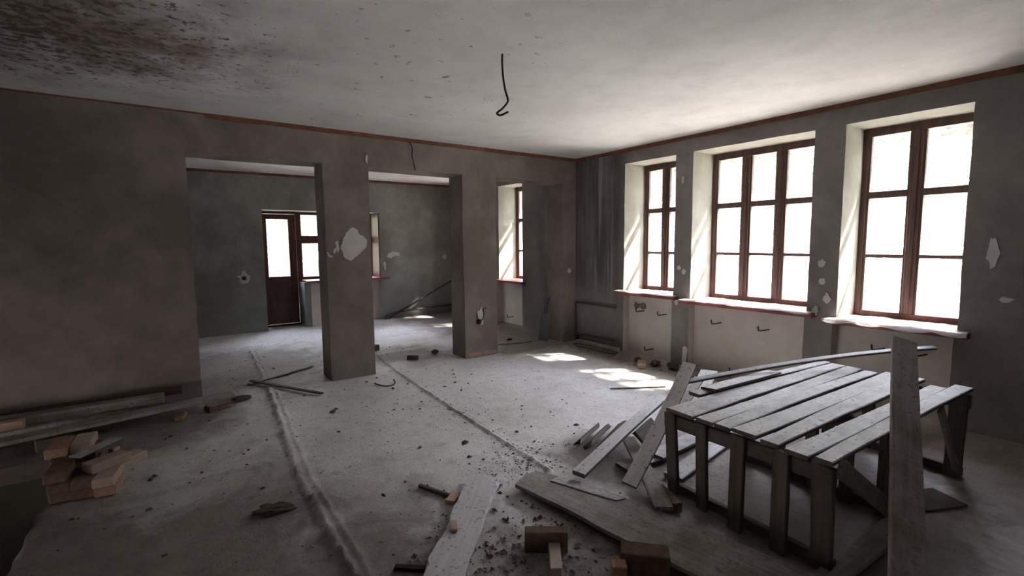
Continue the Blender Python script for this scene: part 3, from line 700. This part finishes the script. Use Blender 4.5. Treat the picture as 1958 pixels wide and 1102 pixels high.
def frame(posts, tilt, ztop, rail_b=True, name_w=0.085, rb=0.0):
    """posts: list of (x, y, width); upright boards joined by a top rail and a bottom rail"""
    for k, (x, y, w) in enumerate(posts):
        board('post', (x+tilt[k], y, 0.004), (x, y, ztop), w, 0.032, 'wood_dark', (-1, 0.1, 0), parent=plat, wob=0.003)
    a, b = posts[0], posts[-1]
    board('top_rail', (a[0]+0.045, a[1]+0.05, ztop-0.012), (b[0]+0.045, b[1]-0.05, ztop-0.012), 0.04, 0.09, 'wood_dark', parent=plat, wob=0.003)
    if rail_b: board('bottom_rail', (a[0]+tilt[0]+0.045, a[1]+0.05, 0.066), (b[0]+tilt[-1]+0.045, b[1]-0.05, 0.066), 0.045, 0.06, 'wood_dark', parent=plat, wob=0.003)
frame([(2.610, 1.905, 0.085), (2.605, 1.67, 0.078), (2.600, 1.43, 0.088), (2.590, 1.185, 0.088), (2.590, 0.985, 0.105)], [0.06, 0.03, -0.01, 0.0, 0.03], PZ-0.03)
frame([(3.52, 1.86, 0.08), (3.50, 1.62, 0.075), (3.48, 1.40, 0.075), (3.46, 1.18, 0.075), (3.45, 0.97, 0.085)], [0.0]*5, PZ-0.022)
frame([(4.58, 1.70, 0.09), (4.56, 1.42, 0.08), (4.54, 1.14, 0.085), (4.52, 0.87, 0.10)], [-0.04, -0.03, -0.04, -0.06], PZ-0.01)
board('side_brace', (2.66, 0.915, 0.56), (3.47, 0.925, 0.06), 0.10, 0.025, 'wood_brown', (0, -1, 0), parent=plat)
board('side_brace', (4.10, 0.865, 0.57), (4.46, 0.83, 0.06), 0.07, 0.025, 'wood_brown', (0, -1, 0), parent=plat)

# the tall board leaning on the platform edge
import mathutils
o = board('leaning_board', (2.223, 0.503, 0.024), (3.953, 1.051, 1.035), 0.145, 0.026, 'wood_brown', (-0.59, -0.83, 1.45), w1=0.14, wob=0.004)
tag(o, 'tall brown board leaning up against the near side of the plank platform', 'board')

# boards lying round the platform
tag(board('board', (2.50, 0.925, 0.032), (3.50, 0.872, 0.032), 0.12, 0.026, 'wood_brown', w1=0.14), 'dusty brown board lying on the floor along the near side of the platform', 'board')
tag(board('board', (2.83, 2.02, 0.032), (4.02, 2.20, 0.032), 0.14, 0.028, 'wood_grey'), 'grey board lying on the floor behind the platform, seen between its first posts', 'board')
tag(board('board', (2.95, 2.27, 0.062), (4.15, 2.33, 0.062), 0.15, 0.026, 'wood_grey'), 'second pale board lying deeper behind the platform among the heap', 'board')
tag(boxes('slate_offcut', [((-0.11, -0.16, 0), (0.11, 0.16, 0.012))], 'slab', bev=0.002), 'dark square offcut lying flat on the floor right of the leaning board', 'offcut').matrix_world = Matrix.Translation((3.93, 0.86, 0.001)) @ Matrix.Rotation(math.radians(65), 4, 'Z')
# long bowed lath over the platform
o = board('lath', (3.19, 2.215, 0.607), (5.46, 1.235, 0.745), 0.045, 0.022, 'wood_grey', (0.0, -0.35, 1), bow=0.045, wob=0.003)
tag(o, 'long thin bowed lath running over the back corner of the platform to the wall', 'lath')
# E heap: boards left of the platform
SEED[0] = 60
o = board('board', (2.385, 2.04, 0.095), (3.298, 2.225, 0.736), 0.105, 0.024, 'wood_pale', (-0.6, -0.25, 0.8), crook=-0.012, w1=0.105)
tag(o, 'pale spotted board leaning past the left platform corner with its top in the air', 'board')
tag(board('board', (2.188, 2.313, 0.128), (3.56, 2.655, 0.31), 0.10, 0.034, 'wood_pale', bow=0.01), 'long grey board sloping from the wide sheet up to the heap', 'board')
tag(board('board', (2.98, 2.56, 0.10), (2.34, 1.72, 0.10), 0.11, 0.024, 'wood_brown'), 'brown board lying across under the leaning boards beside the first post', 'board')
tag(board('board', (2.64, 2.33, 0.035), (3.10, 2.27, 0.035), 0.13, 0.028, 'wood_grey'), 'short grey board with an angled end lying low in the heap', 'board')
for k, (p0, p1, w, lab) in enumerate((
        ((2.64, 2.80, 0.06), (3.00, 2.95, 0.07), 0.07, 'broken dark board end at the left tip of the heap'),
        ((2.66, 2.70, 0.08), (3.05, 2.86, 0.09), 0.08, 'second broken dark board end, splintered, in the left of the heap'),
        ((2.70, 2.60, 0.09), (3.15, 2.78, 0.12), 0.09, 'third broken dark board end under the long sloping board'))):
    tag(board('board', p0, p1, w, 0.035, 'wood_dark', (0.35+0.1*k, 0.75, 0.6), ragged=0.05, wob=0.014), lab, 'board')
tag(board('board', (2.86, 2.35, 0.19), (3.12, 2.40, 0.23), 0.12, 0.02, 'wood_dark', (-0.5, -0.6, 0.6), ragged=0.03), 'small dark splintered board standing on edge between two leaning boards', 'board')
tag(board('board', (3.45, 2.30, 0.33), (4.02, 2.50, 0.50), 0.15, 0.024, 'wood_pale'), 'white dusty board sloping up behind the platform, beyond the leaning pale board', 'board')
tag(board('board', (3.05, 2.22, 0.30), (3.60, 2.33, 0.545), 0.085, 0.024, 'wood_pale'), 'narrow pale board sloping close behind the leaning pale board at the platform corner', 'board')
o = board('board', (3.12, 1.945, 0.634), (3.94, 1.885, 0.636), 0.125, 0.018, 'wood_grey', (0, 0.1, 1)); tag(o, 'loose grey board lying up onto the back left edge of the platform', 'board')
tag(board('stick', (4.05, 3.75, 0.012), (4.62, 3.42, 0.012), 0.02, 0.012, 'wood_dark'), 'thin dark stick lying in the sunlit patch before the middle window', 'stick')
tag(brick((2.52, 1.86, 0.0), 65, 'brick_dark', 'dark orange brick lying at the foot of the first platform post', (0.25, 0.12, 0.065)), None)

# ------------------------------------------------------------------ foreground: wide sheet, wavy plank, bricks, offcuts
root = empty('wide_sheet', (2.1, 1.8, 0)); tag(root, 'wide dusty sheet of board lying raised on the floor before the platform', 'sheet')
def poly_slab(name, pts, z0, z1, mat, parent=None, off=(0, 0, 0), ang=0.0, bev=0.0):
    bm = bmesh.new(); off = Vector(off); rm = Matrix.Rotation(-ang, 3, 'Z'); n = len(pts)
    cx, cy_ = sum(p[0] for p in pts)/n, sum(p[1] for p in pts)/n
    ins = lambda x, y: (x+(cx-x)*bev*rnd.uniform(0.6, 1.4), y+(cy_-y)*bev*rnd.uniform(0.1, 0.5))
    top = [bm.verts.new(rm @ (Vector((*ins(x, y), z1))-off)) for x, y in pts]; bot = [bm.verts.new(rm @ (Vector((x, y, z0))-off)) for x, y in pts]
    bm.faces.new(top); bm.faces.new(bot[::-1])
    for k in range(n): bm.faces.new((top[k], bot[k], bot[(k+1) % n], top[(k+1) % n]))
    bmesh.ops.triangulate(bm, faces=[f for f in bm.faces if len(f.verts) > 4]); bmesh.ops.recalc_face_normals(bm, faces=bm.faces[:])
    o = from_bm(name, bm, mat, parent); o.rotation_euler = (0, 0, ang); return o
low = [(1.815, 2.534), (1.858, 2.29), (1.905, 2.02), (1.925, 1.80), (1.955, 1.60), (1.99, 1.42), (2.016, 1.263), (2.07, 0.75)]
upp = [(2.54, 0.70), (2.454, 1.007), (2.412, 1.343), (2.351, 1.651), (2.276, 1.992), (2.197, 2.269), (2.12, 2.45), (2.045, 2.60), (1.95, 2.60)]
poly_slab('lower_layer', ragged(low+upp, 3, 0.004, 5), 0.042, 0.066, 'wood_brown', root, root.location, math.radians(-82))
poly_slab('upper_layer', ragged([(2.03, 2.42), (2.20, 1.98), (2.262, 1.96), (2.19, 2.255), (2.11, 2.43)], 3, 0.003, 6), 0.0662, 0.074, 'wood_grey', root, root.location, math.radians(-65))
tag(board('batten', (1.93, 2.25, 0.04), (2.20, 2.30, 0.04), 0.05, 0.04, 'wood_dark'), 'short dark batten propping up the far end of the wide sheet', 'batten')

SEED[0] = 90
cl = [(1.735, 2.80), (1.687, 2.731), (1.523, 2.57), (1.35, 2.39), (1.18, 2.221), (1.045, 2.085), (0.90, 1.93)]
lft = [(1.675, 2.865), (1.583, 2.781), (1.50, 2.70), (1.429, 2.624), (1.33, 2.53), (1.263, 2.447), (1.20, 2.375), (1.136, 2.32), (1.006, 2.209), (0.945, 2.12), (0.80, 1.96)]
rgt = [(0.95, 1.80), (1.095, 1.972), (1.226, 2.123), (1.33, 2.22), (1.437, 2.332), (1.53, 2.43), (1.618, 2.517), (1.70, 2.60), (1.791, 2.682), (1.80, 2.715), (1.785, 2.76), (1.73, 2.83)]
root = empty('waney_plank', (1.3, 2.35, 0)); tag(root, 'pale grey waney edged plank lying towards the camera on the floor', 'plank')
poly_slab('slab', ragged(lft+rgt, 3, 0.005, 8), 0.018, 0.052, 'wood_pale', root, root.location, math.radians(45), 0.06)
tag(brick((1.44, 2.715, 0.0), 38, 'wood_fresh', 'small fresh sawn wood block under the left edge of the waney plank', (0.13, 0.07, 0.026), name='wood_block', cat='block'))
tag(board('stick', (1.325, 3.0, 0.025), (1.43, 2.74, 0.025), 0.028, 0.024, 'wood_dark'), 'short dark stick ending at the small fresh sawn wood block', 'stick')
tag(brick((1.247, 2.355, 0.053), 66, 'wood_fresh', 'tiny fresh sawn offcut lying on top of the waney plank', (0.095, 0.04, 0.022), name='wood_offcut', cat='offcut'))
tag(brick((1.60, 1.945, 0.0), -36, 'brick_dark', 'dark red brick on edge touching a pale block in front', (0.235, 0.07, 0.12)), None)
tag(brick((1.557, 1.818, 0.0), 52, 'brick_pale', 'pale narrow block end-on in front of the dark red brick', (0.235, 0.062, 0.066), name='narrow_block', cat='block'))
tag(brick((1.905, 1.515, 0.0), -47, 'brick_dark', 'big dark brick standing against the edge of the wide sheet', (0.24, 0.11, 0.12)), None)
tag(brick((1.735, 1.535, 0.0), -40, 'brick', 'small orange brick end beside the big dark brick', (0.07, 0.07, 0.10)), None)
tag(board('rubber_strip', (0.86, 2.29, 0.022), (0.98, 2.19, 0.02), 0.035, 0.02, 'wire'), 'black rubber strip left of the waney plank at its near end', 'strip')
lump('clod', (0.45, 3.27, 0), (0.22, 0.10, 0.05), 'clod', 4, 'flat dark clod of dirt alone on the floor left of the long mortar ridge', 'clod', -20, 3, amp=0.7)

# ------------------------------------------------------------------ left: long boards on the floor along the partition
SEED[0] = 120
tag(board('beam', (-1.9, 5.985, 0.235), (0.03, 5.965, 0.255), 0.05, 0.085, 'wood_red'), 'reddish brown beam lying rearmost of the boards along the left wall', 'beam')
tag(board('board', (-2.0, 5.86, 0.235), (-0.117, 5.85, 0.222), 0.13, 0.08, 'wood_brown'), 'thick brown board with a pale sawn end in front of the reddish beam', 'board')
tag(board('board', (-2.1, 5.76, 0.125), (-0.346, 5.765, 0.146), 0.08, 0.05, 'wood_brown'), 'narrow brown board lying between the thick board and the front board', 'board')
tag(board('board', (-2.2, 5.28, 0.145), (0.46, 5.755, 0.145), 0.17, 0.035, 'wood_brown', w1=0.15), 'long grey brown front board resting on two flat bricks by the opening', 'board')
tag(board('timber_end', (-1.75, 5.72, 0.22), (-1.10, 5.72, 0.22), 0.09, 0.075, 'wood_fresh'), 'squared timber with a fresh pale end on the boards at the left', 'timber')
tag(brick((0.32, 5.74, 0.0), 22, 'brick_dark', 'lower flat brick under the right end of the long front board', (0.22, 0.12, 0.05)), None)
tag(brick((0.325, 5.745, 0.052), 20, 'wood_brown', 'wooden block on the lower brick under the long front board', (0.2, 0.12, 0.056), name='wood_block', cat='block'))
tag(brick((0.0, 5.64, 0.0), 75, 'brick', 'small orange brick piece on the floor under the long front board', (0.16, 0.07, 0.045)), None)
tag(brick((-0.9, 5.45, 0.0), 15, 'wood_dark', 'dark wood block holding up the left half of the long front board', (0.2, 0.1, 0.1), name='wood_block', cat='block'))
tag(brick((-1.6, 5.8, 0.0), 80, 'wood_dark', 'dark wood block under the boards near the left border', (0.3, 0.12, 0.07), name='wood_block', cat='block'))
tag(brick((-0.6, 5.83, 0.0), 85, 'wood_dark', 'dark wood block hidden under the middle of the brown boards', (0.28, 0.12, 0.09), name='wood_block', cat='block'))
tag(brick((0.30, 6.0, 0.0), 20, 'wood_fresh', 'small pale chip at the foot of the left jamb', (0.07, 0.05, 0.03), name='wood_chip', cat='chip'))
tag(brick((0.48, 6.02, 0.0), 70, 'brick_pale', 'small white chip standing in the wide opening by the left jamb', (0.05, 0.03, 0.065), name='chip', cat='chip'))
tag(lump('plaster_lump', (0.56, 5.92, 0), (0.2, 0.14, 0.05), 'clod', 9, 'dark flat lump by the right tip of the long front board', 'lump'))

# brick stack beside the pit, window light and shade put into pale and dark bricks
SEED[0] = 150
stk = [  # x, y, z layer, rz, material, label
    (-0.675, 4.365, 0, 86, 'brick_dark', 'front left brick of the bottom layer in the stack by the pit'),
    (-0.555, 4.335, 0, 84, 'brick_dark', 'front middle brick of the bottom layer in the stack by the pit'),
    (-0.435, 4.285, 0, 82, 'brick', 'front right brick of the bottom layer, its long side lit from the windows'),
    (-0.70, 4.63, 0, 86, 'brick_dark', 'left brick in the second row of the bottom stack layer'),
    (-0.575, 4.61, 0, 84, 'brick_dark', 'middle brick in the second row of the bottom stack layer'),
    (-0.45, 4.57, 0, 83, 'brick', 'right brick in the second row of the bottom stack layer'),
    (-0.715, 4.895, 0, 88, 'brick_dark', 'left brick at the back of the bottom stack layer'),
    (-0.585, 4.885, 0, 88, 'brick_dark', 'right brick at the back of the bottom stack layer'),
    (-0.685, 4.355, 1, 88, 'brick_dark', 'front left brick of the second layer in the stack by the pit'),
    (-0.56, 4.335, 1, 85, 'brick_dark', 'front middle brick of the second layer in the stack by the pit'),
    (-0.438, 4.28, 1, 80, 'brick_pale', 'front right brick of the second layer under the skewed pale brick'),
    (-0.70, 4.62, 1, 87, 'brick_dark', 'left brick in the second row of the second stack layer'),
    (-0.575, 4.60, 1, 86, 'brick_dark', 'middle brick in the second row of the second stack layer'),
    (-0.36, 4.52, 1, 38, 'brick_pale', 'skewed orange brick jutting out at the right of the stack'),
    (-0.72, 4.885, 1, 87, 'brick_dark', 'left brick at the back of the second stack layer'),
    (-0.59, 4.875, 1, 88, 'brick_dark', 'right brick at the back of the second stack layer'),
    (-0.45, 4.385, 2, 34, 'brick_pale', 'skewed pale brick on the front right top of the stack'),
    (-0.70, 4.38, 2, 86, 'brick_dark', 'dark brick on the front left top of the stack'),
    (-0.705, 4.64, 2, 87, 'brick_dark', 'dark brick under the left of the two topmost bricks'),
    (-0.58, 4.71, 2, 87, 'brick_dark', 'dark brick under the right of the two topmost bricks'),
    (-0.735, 4.70, 3, 86, 'brick', 'topmost reddish brick on the left of the stack'),
    (-0.605, 4.73, 3, 86, 'brick_pale', 'topmost brick with a pale side on the back right of the stack'),
]
for (x, y, k, rz, mt, lab) in stk: brick((x, y, k*0.0655), rz, mt, lab, group='bricks stacked beside the pit')
tag(board('board_offcut', (-0.63, 4.46, 0.222), (-0.41, 4.70, 0.224), 0.10, 0.016, 'wood_grey', wob=0.002), 'thin grey board offcut lying on top of the brick stack', 'offcut')
tag(brick((-0.425, 4.62, 0.131), 50, 'brick_pale', 'small pale brick chip beside the thin board offcut on the stack', (0.06, 0.05, 0.05), name='brick_chip', cat='chip'))

# ------------------------------------------------------------------ scattered things on the floor
SEED[0] = 200
tag(board('stick', (0.70, 6.50, 0.018), (1.53, 6.95, 0.02), 0.05, 0.016, 'wood_brown'), 'long brown stick crossing a darker one in the wide opening', 'stick')
tag(board('stick', (0.735, 6.60, 0.036), (1.31, 5.55, 0.03), 0.05, 0.016, 'wood_dark'), 'dark stick crossing the long brown stick in the wide opening', 'stick')
tag(tube('bent_stick', smooth_path([(1.94, 5.62, 0.008), (1.98, 5.45, 0.01), (2.06, 5.40, 0.01), (2.14, 5.47, 0.012), (2.16, 5.56, 0.03)], 5), 0.009, 'wood_dark', None, 6), 'small dark curved twig on the floor at the foot of the first pier', 'twig')
tag(brick((2.56, 7.38, 0.0), 30, 'wood_red', 'brown block peeping out behind the first pier', (0.16, 0.09, 0.09), name='block', cat='block'))
o = tube('pipe_stub', [(2.76, 6.52, 0.034), (2.87, 6.41, 0.034)], 0.034, 'clod', None, 12); tag(o, 'short dark pipe stub on the floor in the middle opening', 'pipe')
lump('lump', (3.24, 6.6, 0), (0.12, 0.08, 0.08), 'clod', 21, 'dark lump on the floor beside the second pier in the middle opening', 'lump')
lump('lump', (4.75, 6.75, 0), (0.09, 0.06, 0.04), 'clod', 22, 'dark lump on the floor beyond the narrow opening', 'lump')
tag(board('strip', (4.06, 6.62, 0.016), (4.95, 6.40, 0.016), 0.04, 0.014, 'wood_brown'), 'brown wooden strip lying as a threshold in the narrow opening', 'strip')
tag(brick((5.12, 4.18, 0.0), 40, 'brick_pale', 'pale broken block lying below the first window', (0.2, 0.11, 0.075), name='broken_block', cat='block'))
lump('lump', (5.33, 4.12, 0), (0.2, 0.12, 0.09), 'clod', 23, 'dark lump of rubbish right of the pale block below the first window', 'lump', 20)
lump('lump', (5.37, 3.86, 0), (0.24, 0.13, 0.10), 'clod', 24, 'larger dark lump of rubbish against the pier between first and middle window', 'lump', 60)
lump('lump', (5.32, 4.42, 0), (0.12, 0.09, 0.07), 'clod', 25, 'small dark lump left of the pale block below the first window', 'lump', 10)
tag(board('brown_board', (XW+0.12, 7.68, 0.925), (XW+0.2, 7.585, 1.42), 0.16, 0.02, 'wood_red', (-1, 0.6, 0), w1=0.05), 'reddish board standing on the sill of the window beyond the narrow opening', 'board')
# far room: pole and low pipe by the far wall
tag(tube('pole', [(3.90, YB-0.17, 0.03), (5.58, YB-0.03, 0.77)], 0.018, 'pipe', None, 8), 'dark pole leaning slantwise along the far wall beyond the middle opening', 'pole')
tag(tube('heating_pipe', smooth_path([(3.86, YB-0.13, 0.02), (3.95, YB-0.07, 0.10), (4.4, YB-0.06, 0.15), (5.6, YB-0.06, 0.19)], 4), 0.02, 'pipe', None, 8), 'dark heating pipe running low along the far wall beyond the middle opening', 'pipe')
for k, (u, v, lab) in enumerate(((1.95, 3.45, 'small dark crumb beside the far part of the middle mortar ridge'), (1.25, 4.9, 'small dark crumb between the two mortar ridges'))):
    lump('crumb', (u, v, 0), (0.06, 0.04, 0.03), 'clod', 31+k, lab, 'crumb')

# plastic film left on the sills
def film(name, y0, y1, z, label, hang):
    n, mm = 60, 16; bm = bmesh.new(); g = []
    for i in range(n+1):
        row = []
        y = y0+(y1-y0)*i/n
        for j in range(mm+1):
            t = j/mm; q = nz((y*5, t*4, z*3)); q2 = nz((y*17, t*9, z))
            d = 0.46*(1-t/0.72)
            if t < 0.72: p = Vector((XW-0.115+d, y, z+0.006+abs(q.z)*0.014+abs(q2.z)*0.016))
            else:
                k = (t-0.72)/0.28
                hg = hang*(0.35+0.9*abs(noise.noise(Vector((y*3.1, z, 2)))))
                p = Vector((XW-0.118-0.015*abs(q2.x)-0.012*k, y, z+0.010-k*hg+0.006*q.z))
            p.y += 0.01*q.y
            row.append(bm.verts.new(p))
        g.append(row)
    for i in range(n):
        for j in range(mm): bm.faces.new((g[i][j], g[i+1][j], g[i+1][j+1], g[i][j+1]))
    o = from_bm(name, bm, 'film', smooth=True); return tag(o, label, 'film')
film('plastic_film', 4.0, 5.07, 0.938, 'crumpled white plastic film on the sill of the narrow first window', 0.018)
film('plastic_film', 2.30, 3.92, 0.906, 'crumpled white plastic film on the long sill of the middle three part window', 0.026)
film('plastic_film', 1.05, 2.18, 0.869, 'crumpled white plastic film on the sill of the window behind the platform', 0.05)

# crumbs and rubble nobody could count
def rubble(name, items, mat, label):
    V, Fc = [], []
    base = [(1, 0, 0), (-1, 0, 0), (0, 1, 0), (0, -1, 0), (0, 0, 1), (0, 0, -0.4)]
    tri = [(0, 2, 4), (2, 1, 4), (1, 3, 4), (3, 0, 4), (2, 0, 5), (1, 2, 5), (3, 1, 5), (0, 3, 5)]
    for (x, y, z, r_) in items:
        a = rnd.uniform(0, 6.28); ca, sa = math.cos(a), math.sin(a); k0 = len(V)
        e = [rnd.uniform(0.6, 1.3) for _ in range(6)]; fl = rnd.uniform(0.4, 0.9); ln = rnd.uniform(0.6, 1.5)
        for i, (p, q, t) in enumerate(base):
            p, q, t = p*e[i]*r_*ln, q*e[i]*r_, t*e[i]*r_*fl
            V.append((x+p*ca-q*sa, y+p*sa+q*ca, z+t))
        Fc += [tuple(k0+i for i in f) for f in tri]
    me = bpy.data.meshes.new(name); me.from_pydata(V, [], Fc); me.update()
    return tag(link(name, me, mat), label, name.split('_')[-1], kind='stuff')
it = []
def ok(x, y): return not (x < PX+0.03 and PY0 < y < PY1) and XL+0.2 < x < XW-0.05 and y > 0.3
for _ in range(2600):
    x, y = rnd.uniform(-1.0, 5.5), rnd.uniform(1.2, 10.2)
    if ok(x, y) and not (YP < y < YP2): it.append((x, y, 0.0, 0.003+0.009*rnd.random()**4))
for _ in range(700):
    pl = R1 if rnd.random() < 0.6 else R2; i = rnd.randrange(len(pl)-1); t = rnd.random()
    it.append((pl[i][0]+(pl[i+1][0]-pl[i][0])*t+rnd.gauss(0, 0.07), pl[i][1]+(pl[i+1][1]-pl[i][1])*t, 0.004, 0.004+0.011*rnd.random()**3))
for _ in range(900):
    it.append((rnd.gauss(1.5, 0.28), rnd.gauss(1.95, 0.22), 0.004, 0.004+0.014*rnd.random()**3))
for _ in range(350):
    it.append((rnd.gauss(2.12, 0.18), rnd.gauss(2.86, 0.16), 0.004, 0.003+0.012*rnd.random()**3))
for _ in range(500):
    it.append((rnd.uniform(5.1, 5.6), rnd.uniform(2.2, 5.7), 0.0, 0.004+0.018*rnd.random()**3))
clods = []
for _ in range(330):
    x, y = rnd.uniform(-0.7, 3.2), rnd.uniform(1.4, 7.5)
    if ok(x, y) and not (YP-0.05 < y < YP2+0.05): clods.append((x, y, 0.0, 0.007+0.017*rnd.random()**3))
for _ in range(70): clods.append((rnd.gauss(1.5, 0.3), rnd.gauss(2.1, 0.3), 0.002, 0.008+0.014*rnd.random()**2))
rubble('dirt_rubble', clods, 'clod', 'small dark clods of dirt strewn over the floor')
rubble('rubble_crumbs', it, 'rubble', 'mortar crumbs and small rubble scattered over the dusty floor')
